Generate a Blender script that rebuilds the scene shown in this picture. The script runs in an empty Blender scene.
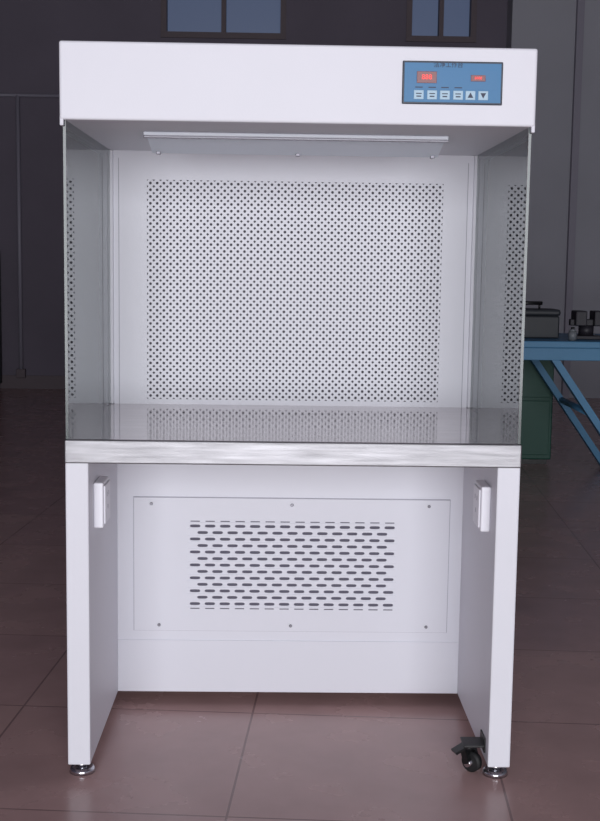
import bpy, bmesh, random
from math import *
from mathutils import Vector, Matrix, Euler
random.seed(4)
S=bpy.context.scene
S.view_settings.view_transform='Standard'
S.view_settings.look='None'
COL=S.collection

# ---------------------------------------------------------------- materials
def lin(c):
    o=[]
    for v in c:
        v/=255.
        o.append(v/12.92 if v<=.04045 else ((v+.055)/1.055)**2.4)
    return (*o,1)
def mat(name,col,rough=.5,metal=0,bump=0,bscale=60,var=0,vscale=3,emis=None,estr=0,coat=0,spec=.5,stretch=None):
    m=bpy.data.materials.new(name); m.use_nodes=True
    nt=m.node_tree; b=nt.nodes['Principled BSDF']
    c=lin(col)
    b.inputs['Base Color'].default_value=c
    b.inputs['Roughness'].default_value=rough
    b.inputs['Metallic'].default_value=metal
    b.inputs['Coat Weight'].default_value=coat
    b.inputs['Specular IOR Level'].default_value=spec
    if emis:
        b.inputs['Emission Color'].default_value=lin(emis); b.inputs['Emission Strength'].default_value=estr
    tc=nt.nodes.new('ShaderNodeTexCoord'); mp=nt.nodes.new('ShaderNodeMapping')
    nt.links.new(tc.outputs['Object'],mp.inputs['Vector'])
    if stretch: mp.inputs['Scale'].default_value=stretch
    if var>0:
        n=nt.nodes.new('ShaderNodeTexNoise'); n.inputs['Scale'].default_value=vscale; n.inputs['Detail'].default_value=5
        r=nt.nodes.new('ShaderNodeMapRange'); r.inputs['From Min'].default_value=.3; r.inputs['From Max'].default_value=.7
        r.inputs['To Min'].default_value=1-var; r.inputs['To Max'].default_value=1+var
        mx=nt.nodes.new('ShaderNodeVectorMath'); mx.operation='SCALE'; mx.inputs[0].default_value=c[:3]
        nt.links.new(mp.outputs[0],n.inputs['Vector']); nt.links.new(n.outputs['Fac'],r.inputs['Value'])
        nt.links.new(r.outputs[0],mx.inputs['Scale']); nt.links.new(mx.outputs[0],b.inputs['Base Color'])
    if bump>0:
        n2=nt.nodes.new('ShaderNodeTexNoise'); n2.inputs['Scale'].default_value=bscale; n2.inputs['Detail'].default_value=3
        bp=nt.nodes.new('ShaderNodeBump'); bp.inputs['Strength'].default_value=bump; bp.inputs['Distance'].default_value=.002
        nt.links.new(mp.outputs[0],n2.inputs['Vector']); nt.links.new(n2.outputs['Fac'],bp.inputs['Height'])
        nt.links.new(bp.outputs[0],b.inputs['Normal'])
    return m

M_white=mat('white_powder_coat',(222,222,229),.5,bump=.06,bscale=250,var=.015)
M_white2=mat('white_powder_coat_inner',(221,221,229),.55,bump=.05,bscale=250)
M_plate=mat('perforated_white',(226,226,233),.55)
M_slotdark=mat('slot_shade',(98,95,108),.9)  # dark tone paints in the shade inside the vent slots
M_mediashade=mat('shaded_filter_media',(112,108,118),.9)  # filter face greyed, shade seen through the holes put into its colour
M_seam=mat('seam_grey',(168,166,176),.7)
M_chrome=mat('chrome',(205,205,210),.22,1)
M_screw=mat('screw_metal',(120,118,125),.4,.8)
M_black=mat('black_plastic',(18,18,20),.4)
M_rubber=mat('black_rubber',(22,22,24),.65)
M_socket=mat('white_plastic',(236,235,242),.35)
M_reflect=mat('reflector_plate',(236,244,255),.45)
M_alu=mat('aluminium_strip',(196,200,208),.5,.3)
M_bezel=mat('panel_bezel',(20,34,54),.4)
M_blue=mat('panel_blue',(40,112,160),.45)
M_disp=mat('display_red',(110,18,28),.3)
M_led=mat('led_digits',(255,60,50),.4,emis=(255,50,40),estr=.5)
M_btn=mat('button_face',(160,190,208),.4)
M_ink=mat('ink_navy',(16,26,60),.5)
M_glassedge=mat('glass_edge',(26,44,44),.15)

def steel(name,col,r0,r1,metal,mscale,bstr,v0,v1):
    m=mat(name,col,.2,metal)
    nt=m.node_tree; b=nt.nodes['Principled BSDF']
    tc=nt.nodes.new('ShaderNodeTexCoord'); mp=nt.nodes.new('ShaderNodeMapping'); mp.inputs['Scale'].default_value=mscale
    n=nt.nodes.new('ShaderNodeTexNoise'); n.inputs['Scale'].default_value=4; n.inputs['Detail'].default_value=6
    r=nt.nodes.new('ShaderNodeMapRange'); r.inputs['From Min'].default_value=.3; r.inputs['From Max'].default_value=.7; r.inputs['To Min'].default_value=r0; r.inputs['To Max'].default_value=r1
    nt.links.new(tc.outputs['Object'],mp.inputs[0]); nt.links.new(mp.outputs[0],n.inputs['Vector'])
    nt.links.new(n.outputs['Fac'],r.inputs['Value']); nt.links.new(r.outputs[0],b.inputs['Roughness'])
    n4=nt.nodes.new('ShaderNodeTexNoise'); n4.inputs['Scale'].default_value=2.2; n4.inputs['Detail'].default_value=4
    r4=nt.nodes.new('ShaderNodeMapRange'); r4.inputs['From Min'].default_value=.32; r4.inputs['From Max'].default_value=.68; r4.inputs['To Min'].default_value=v0; r4.inputs['To Max'].default_value=v1
    mx=nt.nodes.new('ShaderNodeVectorMath'); mx.operation='SCALE'; mx.inputs[0].default_value=lin(col)[:3]
    nt.links.new(mp.outputs[0],n4.inputs['Vector']); nt.links.new(n4.outputs['Fac'],r4.inputs['Value']); nt.links.new(r4.outputs[0],mx.inputs['Scale']); nt.links.new(mx.outputs[0],b.inputs['Base Color'])
    n3=nt.nodes.new('ShaderNodeTexNoise'); n3.inputs['Scale'].default_value=5; n3.inputs['Detail'].default_value=3
    bp=nt.nodes.new('ShaderNodeBump'); bp.inputs['Strength'].default_value=bstr; bp.inputs['Distance'].default_value=.01
    nt.links.new(tc.outputs['Object'],n3.inputs['Vector']); nt.links.new(n3.outputs['Fac'],bp.inputs['Height']); nt.links.new(bp.outputs[0],b.inputs['Normal'])
    return m
M_steel=steel('polished_steel_top',(184,176,178),.05,.12,1,(3,20,20),.03,.9,1.1)
M_steelf=steel('brushed_steel_lip',(133,132,135),.34,.48,.88,(2.2,1,40),.2,.86,1.16)

def glassmat():
    m=bpy.data.materials.new('side_glass'); m.use_nodes=True; nt=m.node_tree
    for n in list(nt.nodes): nt.nodes.remove(n)
    o=nt.nodes.new('ShaderNodeOutputMaterial'); t=nt.nodes.new('ShaderNodeBsdfTransparent'); t.inputs[0].default_value=(.78,.86,.84,1)
    g=nt.nodes.new('ShaderNodeBsdfGlossy'); g.inputs['Roughness'].default_value=.02; g.inputs['Color'].default_value=(.96,.99,.99,1)
    f=nt.nodes.new('ShaderNodeFresnel'); f.inputs['IOR'].default_value=3.0
    mx=nt.nodes.new('ShaderNodeMixShader')
    nt.links.new(f.outputs[0],mx.inputs[0]); nt.links.new(t.outputs[0],mx.inputs[1]); nt.links.new(g.outputs[0],mx.inputs[2]); nt.links.new(mx.outputs[0],o.inputs[0])
    return m
M_glass=glassmat()

# ---------------------------------------------------------------- mesh helpers
def root(name,loc=(0,0,0)):
    e=bpy.data.objects.new(name,None); COL.objects.link(e); e.location=loc; e.empty_display_size=.1
    return e
def link(name,me,parent,m,loc=(0,0,0),smooth=False):
    o=bpy.data.objects.new(name,me); COL.objects.link(o)
    if m: me.materials.append(m)
    if parent: o.parent=parent
    o.location=loc
    if smooth:
        for p in me.polygons: p.use_smooth=True
    return o
def box(name,parent,x,y,z,m,bev=0,seg=2):
    bm=bmesh.new(); bmesh.ops.create_cube(bm,size=1)
    c=Vector(((x[0]+x[1])/2,(y[0]+y[1])/2,(z[0]+z[1])/2)); s=(x[1]-x[0],y[1]-y[0],z[1]-z[0])
    for v in bm.verts: v.co=Vector((v.co.x*s[0],v.co.y*s[1],v.co.z*s[2]))+c
    if bev>0: bmesh.ops.bevel(bm,geom=bm.edges[:],offset=bev,segments=seg,affect='EDGES',profile=.5)
    me=bpy.data.meshes.new(name); bm.to_mesh(me); bm.free()
    return link(name,me,parent,m)
def cyl(name,parent,p0,p1,r,m,seg=24,r2=None,bev=0):
    p0=Vector(p0); p1=Vector(p1); d=p1-p0
    bm=bmesh.new(); bmesh.ops.create_cone(bm,cap_ends=True,segments=seg,radius1=r,radius2=r if r2 is None else r2,depth=d.length)
    if bev>0:
        ed=[e for e in bm.edges if abs(e.verts[0].co.z-e.verts[1].co.z)<1e-6]
        bmesh.ops.bevel(bm,geom=ed,offset=bev,segments=2,affect='EDGES')
    mt=Matrix.Translation((p0+p1)/2)@d.to_track_quat('Z','Y').to_matrix().to_4x4()
    bmesh.ops.transform(bm,matrix=mt,verts=bm.verts)
    me=bpy.data.meshes.new(name); bm.to_mesh(me); bm.free()
    o=link(name,me,parent,m,smooth=False)
    for p in me.polygons: p.use_smooth=len(p.vertices)==4
    return o
def beam(name,parent,p0,p1,w,t,m):
    p0=Vector(p0); p1=Vector(p1); d=p1-p0
    bm=bmesh.new(); bmesh.ops.create_cube(bm,size=1)
    for v in bm.verts: v.co=Vector((v.co.x*w,v.co.y*t,v.co.z*d.length))
    bmesh.ops.transform(bm,matrix=Matrix.Translation((p0+p1)/2)@d.to_track_quat('Z','Y').to_matrix().to_4x4(),verts=bm.verts)
    me=bpy.data.meshes.new(name); bm.to_mesh(me); bm.free(); return link(name,me,parent,m)

def perf_sheet(name,parent,cells,ext,hole,y,m,depth,N=12):
    """cells: list (cx,cz,hw,hh) ; ext: extra solid rects (x0,x1,z0,z1). real holes with inner rims"""
    vs=[];fs=[]
    def rect(x0,x1,z0,z1):
        i=len(vs); vs.extend([(x0,y,z0),(x1,y,z0),(x1,y,z1),(x0,y,z1)]); fs.append((i,i+1,i+2,i+3))
    for e in ext: rect(*e)
    for (cx,cz,hw,hh) in cells:
        i=len(vs)
        for k in range(N):
            t=2*pi*k/N; c,s=cos(t),sin(t); q=max(abs(c),abs(s)); vs.append((cx+hw*c/q,y,cz+hh*s/q))
        for dy in (0,depth):
            for k in range(N):
                t=2*pi*k/N; a,b=hole(t); vs.append((cx+a,y+dy,cz+b))
        for k in range(N):
            l=(k+1)%N
            fs.append((i+k,i+l,i+N+l,i+N+k)); fs.append((i+N+k,i+N+l,i+2*N+l,i+2*N+k))
    me=bpy.data.meshes.new(name); me.from_pydata(vs,[],fs); me.update()
    return link(name,me,parent,m)

def text(name,parent,s,loc,size,m,rot=(pi/2,0,0)):
    cu=bpy.data.curves.new(name,'FONT'); cu.body=s; cu.size=size; cu.align_x='CENTER'; cu.align_y='CENTER'; cu.extrude=.0002
    t=bpy.data.objects.new(name+'_c',cu); COL.objects.link(t)
    bpy.context.view_layer.update()
    me=bpy.data.meshes.new_from_object(t.evaluated_get(bpy.context.evaluated_depsgraph_get()))
    bpy.data.objects.remove(t)
    me.materials.clear()
    o=link(name,me,parent,m,loc); o.rotation_euler=rot
    return o

# ================================================================ CLEAN BENCH
D,Dc=.694,.478
ZT,ZH,ZW,ZB=1.614,1.452,.770,.719
WI,WL,BZ=.484,.4485,.03
B=root('laminar_flow_clean_bench')
YB=D+.34
# hood
box('hood',B,(-.503,.503),(-.008,YB),(ZH,ZT),M_white,.005,3)
box('hood_lip_left',B,(-.503,-.495),(-.006,D),(ZH-.012,ZH+.01),M_white2,.002)
box('hood_lip_right',B,(.495,.503),(-.006,D),(ZH-.012,ZH+.01),M_white2,.002)
# upper rear plenum
box('plenum_box',B,(-.5,.5),(D+.02,YB),(ZW,ZH),M_mediashade)
box('plenum_side_left',B,(-.502,-WI),(D-.012,YB),(ZW,ZH),M_white,.003)
box('plenum_side_right',B,(WI,.502),(D-.012,YB),(ZW,ZH),M_white,.003)
box('plenum_back',B,(-.5,.5),(YB,YB+.01),(BZ,ZH),M_white)
# perforated diffuser
px0,px1,pz0,pz1=-.394,.404,.784,1.376
nc,nr=44,33
cw,ch=(px1-px0)/nc,(pz1-pz0)/nr
cells=[(px0+(i+.5)*cw,pz0+(j+.5)*ch,cw/2,ch/2) for i in range(nc) for j in range(nr)]
ext=[(-WI,px0,ZW,ZH),(px1,WI,ZW,ZH),(px0,px1,ZW,pz0),(px0,px1,pz1,ZH)]
perf_sheet('perforated_diffuser',B,cells,ext,lambda t:(.0037*cos(t),.0037*sin(t)),D,M_plate,.0012)
# faint seam of the inner frame
for n,x in (('l',-.47),('r',.47)):
    box('diffuser_seam_'+n,B,(x-.0008,x+.0008),(D-.0008,D),(ZW,ZH-.02),M_seam)
# side glass
for n,s in (('left',-1),('right',1)):
    xs=sorted((s*.492,s*.498))
    box('side_glass_'+n,B,xs,(.012,D-.012),(ZW,ZH),M_glass)
    box('side_glass_edge_'+n,B,xs,(.006,.012),(ZW,ZH),M_glassedge)
# worktop
box('worktop',B,(-.5,.5),(0.004,D+.04),(ZB,ZW),M_steel,.003,2)
box('worktop_lip',B,(-.5,.5),(-.004,0.004),(ZB-.001,ZW-.0005),M_steelf,.003,3)
# legs / side panels
for n,s in (('left',-1),('right',1)):
    box('side_panel_'+n,B,sorted((s*.499,s*WL)),(0,YB),(BZ,ZB),M_white,.003,2)
# lower cabinet
box('blower_cabinet',B,(-WL,WL),(Dc,YB),(BZ+.002,ZB),M_white2)
box('cabinet_skirt',B,(-WL,WL),(Dc-.003,Dc),(BZ+.002,.172),M_white2,.001)
# access panel
ax0,ax1,az0,az1=-.405,.414,.199,.552
vx0,vx1,vz0,vz1=-.266,.278,.263,.487
box('access_panel_gap',B,(ax0-.002,ax1+.002),(Dc-.001,Dc+.001),(az0-.002,az1+.002),M_seam)
YA=Dc-.006
for nm,e in dict(l=(ax0,vx0,az0,az1),r=(vx1,ax1,az0,az1),b=(vx0,vx1,az0,vz0),t=(vx0,vx1,vz1,az1)).items():
    box('access_panel_'+nm,B,(e[0],e[1]),(YA,Dc),(e[2],e[3]),M_white2)
box('vent_shade_backing',B,(vx0,vx1),(Dc-.0025,Dc-.001),(vz0,vz1),M_slotdark)  # added dark backing sheet, stands in for the shade behind the slots
# vent: staggered louvre slots
rows=13; sh=(vz1-vz0)/rows; ncol=14; sw=(vx1-vx0)/ncol
cells=[];ext=[]
for j in range(rows):
    cz=vz0+(j+.5)*sh
    if j%2==0:
        for i in range(ncol): cells.append((vx0+(i+.5)*sw,cz,sw/2,sh/2))
    else:
        for i in range(ncol-1): cells.append((vx0+(i+1)*sw,cz,sw/2,sh/2))
        ext+= [(vx0,vx0+sw/2,cz-sh/2,cz+sh/2),(vx1-sw/2,vx1,cz-sh/2,cz+sh/2)]
def slot(t):
    c,s=cos(t),sin(t); return (.0135*copysign(abs(c)**.45,c),.004*copysign(abs(s)**.7,s))
perf_sheet('slotted_vent',B,cells,ext,slot,YA-.0005,M_white2,.004,16)
for j in range(rows+1):
    z=vz0+j*sh
    box('vent_rib_%d'%j,B,(vx0,vx1),(YA-.002,YA-.0005),(z-.0012,z+.0012),M_white2)
for nm,z in (('t',vz1+.004),('b',vz0-.004)):
    for i in range(14):
        x=vx0+(i+.5)*(vx1-vx0)/14
        box('vent_dash_%s_%d'%(nm,i),B,(x-.012,x+.012),(YA-.0007,YA),(z-.0012,z+.0012),M_slotdark)
for i,(x,z) in enumerate([(-.36,.536),(.004,.536),(.36,.536),(-.34,.214),(.004,.214),(.36,.214)]):
    cyl('panel_screw_%d'%i,B,(x,YA-.003,z),(x,YA,z),.0042,M_screw,12,bev=.001)
# lamp fixture
def prism(name,pts_lo,pts_hi,m):
    bm=bmesh.new(); a=[bm.verts.new(p) for p in pts_lo]; b=[bm.verts.new(p) for p in pts_hi]
    bm.faces.new(a[::-1]); bm.faces.new(b)
    n=len(a)
    for k in range(n): bm.faces.new((a[k],a[(k+1)%n],b[(k+1)%n],b[k]))
    bmesh.ops.recalc_face_normals(bm,faces=bm.faces[:])
    me=bpy.data.meshes.new(name); bm.to_mesh(me); bm.free(); return link(name,me,B,m)
prism('lamp_reflector',[(-.345,.21,ZH-.004),(.343,.21,ZH-.004),(.343,.36,ZH-.035),(-.345,.36,ZH-.035)],[(-.345,.21,ZH),(.343,.21,ZH),(.343,.36,ZH),(-.345,.36,ZH)],M_reflect)
box('lamp_front_strip',B,(-.35,.348),(.198,.206),(ZH-.010,ZH),M_alu,.002)
box('lamp_strip_groove',B,(-.35,.348),(.206,.213),(ZH-.014,ZH),M_screw,.001)
for i,x in enumerate((-.33,.005,.33)):
    box('lamp_clip_%d'%i,B,(x-.005,x+.005),(.348,.364),(ZH-.038,ZH-.031),M_screw,.001)
box('lamp_joint',B,(.004,.006),(.352,.3605),(ZH-.0362,ZH-.031),M_seam)
# control panel
cx0,cx1,cz0,cz1=.218,.430,1.495,1.584
yf=-.008
box('control_bezel',B,(cx0,cx1),(yf-.004,yf),(cz0,cz1),M_bezel,.0018)
box('control_face',B,(cx0+.004,cx1-.004),(yf-.0052,yf-.002),(cz0+.004,cz1-.004),M_blue,.0005)
box('control_window',B,(cx0+.012,cx1-.012),(yf-.0056,yf-.003),(cz0+.031,cz1-.019),mat('panel_blue_dark',(44,112,160),.45))
yt=yf-.0062
for n,x0,x1,z0,z1,s in (('l',.248,.290,1.538,1.562,'888'),('r',.362,.393,1.543,1.556,'8888')):
    box('display_'+n,B,(x0,x1),(yf-.0068,yf-.004),(z0,z1),M_disp,.0005)
    text('digits_'+n,B,s,((x0+x1)/2,yf-.0072,(z0+z1)/2),(z1-z0)*.62,M_led)
text('panel_title',B,'洁净工作台',((cx0+cx1)/2-.01,yt,1.5755),.0125,M_ink)
for i,x in enumerate((.253,.281,.308,.336,.362,.389)):
    box('button_%d'%i,B,(x-.0105,x+.0105),(yf-.0068,yf-.004),(1.5045,1.5235),M_btn,.001)
    if i<4:
        box('icon_a_%d'%i,B,(x-.006,x+.006),(yf-.0074,yf-.006),(1.5155,1.5175),M_ink)
        box('icon_b_%d'%i,B,(x-.005,x+.005),(yf-.0074,yf-.006),(1.5095,1.512),M_ink)
    else:
        u=1 if i==4 else -1; zc=1.514
        prism('icon_%d'%i,[(x-.006,yf-.0074,zc-.005*u),(x+.006,yf-.0074,zc-.005*u),(x,yf-.0074,zc+.006*u)],[(x-.006,yf-.006,zc-.005*u),(x+.006,yf-.006,zc-.005*u),(x,yf-.006,zc+.006*u)],M_ink)
for i,x in enumerate((.253,.281,.308,.336)):
    box('tick_%d'%i,B,(x-.008,x+.008),(yf-.0062,yf-.004),(1.5285,1.5305),M_ink)
# power sockets on inner faces
for n,s in (('left',-1),('right',1)):
    box('socket_box_'+n,B,sorted((s*WL,s*(WL-.022))),(.07,.165),(.558,.662),M_socket,.004,3)
    box('socket_face_'+n,B,sorted((s*(WL-.022),s*(WL-.026))),(.078,.157),(.566,.654),M_socket,.002)
    for k,(yy,zz) in enumerate(((.105,.63),(.13,.63),(.117,.6))):
        box('socket_pin_%s_%d'%(n,k),B,sorted((s*(WL-.0255),s*(WL-.0265))),(yy-.002,yy+.002),(zz-.005,zz+.005),M_seam)
# levelling feet + castors
for i,(x,y) in enumerate(((-.472,.035),(.472,.035),(-.472,YB-.05),(.472,YB-.05))):
    cyl('foot_stem_%d'%i,B,(x,y,.01),(x,y,BZ+.005),.010,M_chrome)
    cyl('foot_nut_%d'%i,B,(x,y,.018),(x,y,.026),.017,M_chrome,6)
    cyl('foot_pad_%d'%i,B,(x,y,0),(x,y,.014),.030,M_chrome,r2=.026,bev=.002)
def castor(tag,x,y,s):
    xc=x
    box('castor_plate_'+tag,B,sorted((s*WL,s*(WL-.05))),(y-.025,y+.03),(.062,.067),M_black,.001)
    box('castor_bracket_'+tag,B,sorted((s*WL,s*(WL-.004))),(y-.025,y+.03),(.05,.085),M_black,.001)
    cyl('castor_swivel_'+tag,B,(xc,y,.05),(xc,y,.063),.016,M_black)
    ang=radians(48); ax=Vector((cos(ang),sin(ang),0)); tr=Vector((-sin(ang),cos(ang),0))*-.012
    c=Vector((xc,y,.0235))+tr
    for k,dx in enumerate((-.014,.014)):
        beam('castor_fork_%s_%d'%(tag,k),B,Vector((xc,y,.054))+ax*dx,c+ax*dx,.018,.014,M_black)
    cyl('castor_wheel_'+tag,B,c-ax*.010,c+ax*.010,.0235,M_rubber,32,bev=.003)
    cyl('castor_hub_'+tag,B,c-ax*.022,c+ax*.022,.008,M_chrome,16)
    beam('castor_brake_'+tag,B,(xc-.035,y-.02,.05),(xc-.005,y-.01,.064),.026,.006,M_black)
castor('right',.412,.06,1)
castor('right_rear',.412,YB-.12,1); castor('left_rear',-.412,YB-.12,-1)

# ================================================================ ROOM
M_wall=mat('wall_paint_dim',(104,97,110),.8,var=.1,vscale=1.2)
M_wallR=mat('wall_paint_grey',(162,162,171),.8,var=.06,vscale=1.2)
M_ceil=mat('ceiling_paint',(120,116,128),.9)
M_trim=mat('trim_paint',(96,84,90),.6)
M_pipe=mat('conduit_pvc',(140,136,150),.5)
def floormat():
    m=bpy.data.materials.new('floor_tiles'); m.use_nodes=True; nt=m.node_tree; b=nt.nodes['Principled BSDF']
    tc=nt.nodes.new('ShaderNodeTexCoord'); mp=nt.nodes.new('ShaderNodeMapping'); mp.inputs['Rotation'].default_value=(0,0,radians(4)); mp.inputs['Location'].default_value=(.12,.2,0)
    br=nt.nodes.new('ShaderNodeTexBrick'); br.offset=0; br.inputs['Scale'].default_value=1
    br.inputs['Brick Width'].default_value=.6; br.inputs['Row Height'].default_value=.6; br.inputs['Mortar Size'].default_value=.003; br.inputs['Mortar Smooth'].default_value=.2
    br.inputs['Color1'].default_value=lin((184,152,148)); br.inputs['Color2'].default_value=lin((178,146,144)); br.inputs['Mortar'].default_value=lin((140,114,113))
    n=nt.nodes.new('ShaderNodeTexNoise'); n.inputs['Scale'].default_value=5; n.inputs['Detail'].default_value=8
    r=nt.nodes.new('ShaderNodeMapRange'); r.inputs['From Min'].default_value=.3; r.inputs['From Max'].default_value=.7; r.inputs['To Min'].default_value=.9; r.inputs['To Max'].default_value=1.1
    sc=nt.nodes.new('ShaderNodeVectorMath'); sc.operation='SCALE'
    nt.links.new(tc.outputs['Object'],mp.inputs[0]); nt.links.new(mp.outputs[0],br.inputs['Vector']); nt.links.new(mp.outputs[0],n.inputs['Vector'])
    nt.links.new(n.outputs['Fac'],r.inputs['Value']); nt.links.new(br.outputs['Color'],sc.inputs[0]); nt.links.new(r.outputs[0],sc.inputs['Scale']); nt.links.new(sc.outputs[0],b.inputs['Base Color'])
    r2=nt.nodes.new('ShaderNodeMapRange'); r2.inputs['To Min'].default_value=.16; r2.inputs['To Max'].default_value=.36
    nt.links.new(n.outputs['Fac'],r2.inputs['Value']); nt.links.new(r2.outputs[0],b.inputs['Roughness'])
    bp=nt.nodes.new('ShaderNodeBump'); bp.inputs['Strength'].default_value=.3; bp.inputs['Distance'].default_value=.001; bp.invert=True
    nt.links.new(br.outputs['Fac'],bp.inputs['Height']); nt.links.new(bp.outputs[0],b.inputs['Normal'])
    return m
XL,XR,Y0,Y1,H=-3.4,4.6,-7.0,8.45,4.3
box('floor',None,(XL,XR),(Y0,Y1),(-.1,0),floormat())
box('ceiling',None,(XL,XR),(Y0,Y1),(H,H+.1),M_ceil)
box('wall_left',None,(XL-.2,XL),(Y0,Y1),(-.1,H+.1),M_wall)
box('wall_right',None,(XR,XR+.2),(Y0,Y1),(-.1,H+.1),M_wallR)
WB=root('wall_back')
def wb(n,x,z,m=M_wall,y=(Y1,Y1+.2)): return box(n,WB,x,y,z,m)
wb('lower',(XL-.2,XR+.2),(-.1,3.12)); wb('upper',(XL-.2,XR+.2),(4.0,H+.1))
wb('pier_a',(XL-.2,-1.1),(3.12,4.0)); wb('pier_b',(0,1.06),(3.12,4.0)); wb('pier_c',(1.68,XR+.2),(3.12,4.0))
M_sky=mat('dusk_pane',(60,66,84),.3,emis=(60,70,92),estr=1.1)
for i,(a,b_) in enumerate(((-1.1,0),(1.06,1.68))):
    W=root('window_%d'%(i+1))
    box('pane',W,(a,b_),(Y1+.1,Y1+.12),(3.12,4.0),M_sky)
    box('frame_l',W,(a,a+.05),(Y1-.01,Y1+.1),(3.12,4.0),M_trim); box('frame_r',W,(b_-.05,b_),(Y1-.01,Y1+.1),(3.12,4.0),M_trim)
    box('frame_b',W,(a,b_),(Y1-.02,Y1+.1),(3.12,3.17),M_trim)
    box('mullion',W,((a+b_)/2-.02,(a+b_)/2+.02),(Y1,Y1+.1),(3.17,4.0),M_trim)
# pilaster (lighter) right of the windows
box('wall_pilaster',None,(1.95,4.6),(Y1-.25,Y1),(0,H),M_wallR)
box('trim_1',None,(2.5,2.56),(Y1-.31,Y1-.25),(0,H),M_pipe)
box('baseboard_back',None,(XL,1.95),(Y1-.015,Y1),(0,.12),M_trim)
C=root('wall_conduit')
cyl('riser',C,(-2.36,Y1-.02,.15),(-2.36,Y1-.02,2.6),.018,M_pipe,12)
cyl('run',C,(-3.3,Y1-.02,2.6),(-1.95,Y1-.02,2.6),.014,M_pipe,12)
box('junction_box',C,(-2.40,-2.32),(Y1-.05,Y1),(.1,.18),M_trim,.005)
# front wall with a wide roller-door opening, daylight comes through it
WF=root('wall_front')
box('left_part',WF,(XL-.2,-2.4),(Y0-.2,Y0),(-.1,H+.1),M_wall); box('right_part',WF,(2.6,XR+.2),(Y0-.2,Y0),(-.1,H+.1),M_wall)
box('head_part',WF,(-2.4,2.6),(Y0-.2,Y0),(3.0,H+.1),M_wall)

# dark cabinet at far left
K=root('metal_cabinet'); M_cab=mat('dark_cabinet',(40,38,46),.5)
box('body',K,(-3.3,-2.53),(8.0,8.42),(.05,1.24),M_cab,.01); box('plinth',K,(-3.28,-2.55),(8.03,8.4),(0,.05),M_black)
box('door_l',K,(-3.28,-2.92),(7.985,8.0),(.08,1.2),M_cab,.004); box('door_r',K,(-2.91,-2.55),(7.985,8.0),(.08,1.2),M_cab,.004)
cyl('knob',K,(-2.88,7.97,.65),(-2.88,7.985,.65),.012,M_chrome)

# blue work table
T=root('blue_work_table'); M_tb=mat('blue_table_paint',(76,132,170),.5,var=.08)
tx0,tx1,ty0,ty1=1.02,2.75,3.62,4.42
box('top',T,(tx0,tx1),(ty0,ty1),(.745,.78),M_tb,.005)
box('apron_front',T,(tx0+.03,tx1-.03),(ty0+.02,ty0+.05),(.68,.745),M_tb,.003); box('apron_back',T,(tx0+.03,tx1-.03),(ty1-.05,ty1-.02),(.68,.745),M_tb,.003)
for k,y in enumerate((ty0+.06,ty1-.06)):
    beam('leg_a%d'%k,T,(1.38,y,.71),(1.88,y,.0),.07,.035,M_tb); beam('leg_b%d'%k,T,(2.62,y,.71),(2.12,y,.0),.07,.035,M_tb)
cyl('stretcher_a',T,(1.6,ty0+.06,.4),(1.6,ty1-.06,.4),.018,M_tb); cyl('stretcher_b',T,(2.4,ty0+.06,.4),(2.4,ty1-.06,.4),.018,M_tb)
# green cabinet behind the table legs
G=root('green_cabinet'); M_g=mat('green_paint',(24,74,62),.5)
box('body',G,(1.1,1.58),(4.46,4.9),(.03,.72),M_g,.008); box('plinth',G,(1.12,1.56),(4.48,4.88),(0,.03),M_black)
box('drawer_1',G,(1.12,1.56),(4.448,4.46),(.4,.69),M_g,.003); box('drawer_2',G,(1.12,1.56),(4.448,4.46),(.06,.38),M_g,.003)
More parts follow.
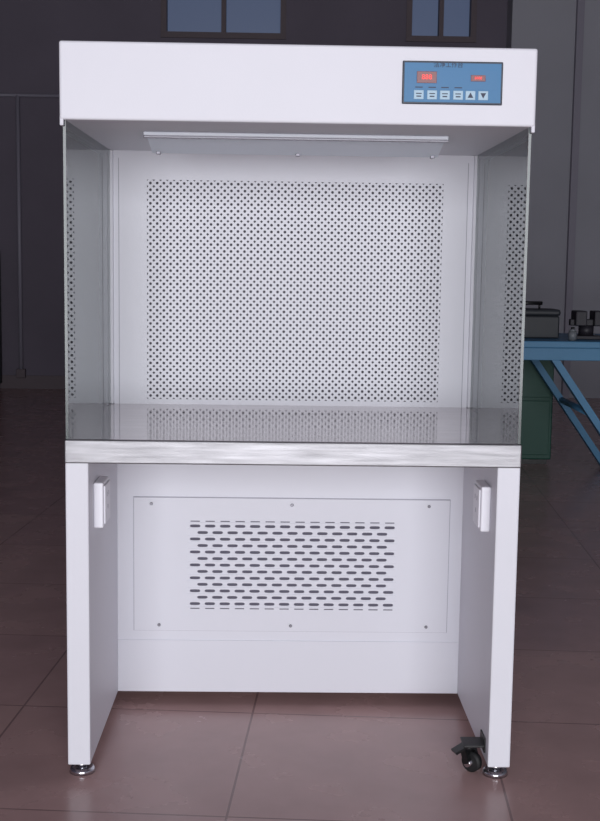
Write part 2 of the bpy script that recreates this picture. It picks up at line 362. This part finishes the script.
# things on the table
X=root('toolbox'); M_tb2=mat('toolbox_dark',(40,44,50),.5)
box('body',X,(1.16,1.46),(3.85,4.05),(.78,.90),M_tb2,.008)
box('lid',X,(1.155,1.465),(3.845,4.055),(.90,.935),M_tb2,.012); 
cyl('handle_post_a',X,(1.25,3.95,.93),(1.25,3.95,.965),.006,M_black,10);cyl('handle_post_b',X,(1.37,3.95,.93),(1.37,3.95,.965),.006,M_black,10);cyl('handle',X,(1.235,3.95,.965),(1.385,3.95,.965),.01,M_black,12)
X=root('bench_vise'); 
box('base',X,(1.54,1.68),(3.8,3.95),(.78,.80),M_cab,.004); cyl('pedestal',X,(1.61,3.88,.80),(1.61,3.88,.85),.04,M_cab)
box('fixed_jaw',X,(1.54,1.60),(3.82,3.94),(.85,.93),M_cab,.006); box('moving_jaw',X,(1.64,1.69),(3.82,3.94),(.85,.93),M_cab,.006); box('slide',X,(1.52,1.74),(3.86,3.90),(.85,.885),M_cab,.004)
cyl('screw_handle',X,(1.745,3.88,.80),(1.745,3.88,.93),.006,M_chrome,10)
for i,(x,y,r,h,c) in enumerate(((1.50,3.72,.022,.07,(120,125,130)),(1.72,3.70,.03,.07,(150,146,145)),(1.8,3.95,.04,.16,(60,66,76)))):
    J=root('bottle' if i==0 else 'bottle.%03d'%i); m=mat('bottle_%d'%i,c,.35)
    cyl('body',J,(x,y,.78),(x,y,.78+h*.7),r,m,24,bev=.004); cyl('shoulder',J,(x,y,.78+h*.7),(x,y,.78+h*.85),r*.95,m,24,r2=r*.4); cyl('cap',J,(x,y,.78+h*.85),(x,y,.78+h),r*.42,M_black,16)

# ================================================================ LIGHT
L=bpy.data.lights.new('doorway_daylight','AREA'); L.shape='RECTANGLE'; L.size=4.8; L.size_y=2.9; L.energy=440; L.color=(.95,.965,1.0)
lo=bpy.data.objects.new('doorway_daylight',L); COL.objects.link(lo); lo.location=(.1,Y0-.1,1.5); lo.rotation_euler=(pi/2,0,0)
w=bpy.data.worlds.new('world'); S.world=w; w.use_nodes=True
w.node_tree.nodes['Background'].inputs[0].default_value=(.6,.65,.8,1); w.node_tree.nodes['Background'].inputs[1].default_value=.4

# ================================================================ CAMERA
pitch,yaw,roll,f=0.11918,0.0186,0.01384,1222.56
fw=Vector((sin(yaw)*cos(pitch),cos(yaw)*cos(pitch),-sin(pitch))); r=Vector((cos(yaw),-sin(yaw),0)); u=r.cross(fw)
r2=r*cos(roll)+u*sin(roll); u2=-r*sin(roll)+u*cos(roll)
cam=bpy.data.cameras.new('camera'); co=bpy.data.objects.new('camera',cam); COL.objects.link(co)
mt=Matrix((r2,u2,-fw)).transposed().to_4x4(); mt.translation=Vector((-0.03685,-2.6446,1.15628)); co.matrix_world=mt
cam.sensor_fit='HORIZONTAL'; cam.sensor_width=36; cam.lens=f*36/600; cam.clip_start=.05
S.camera=co
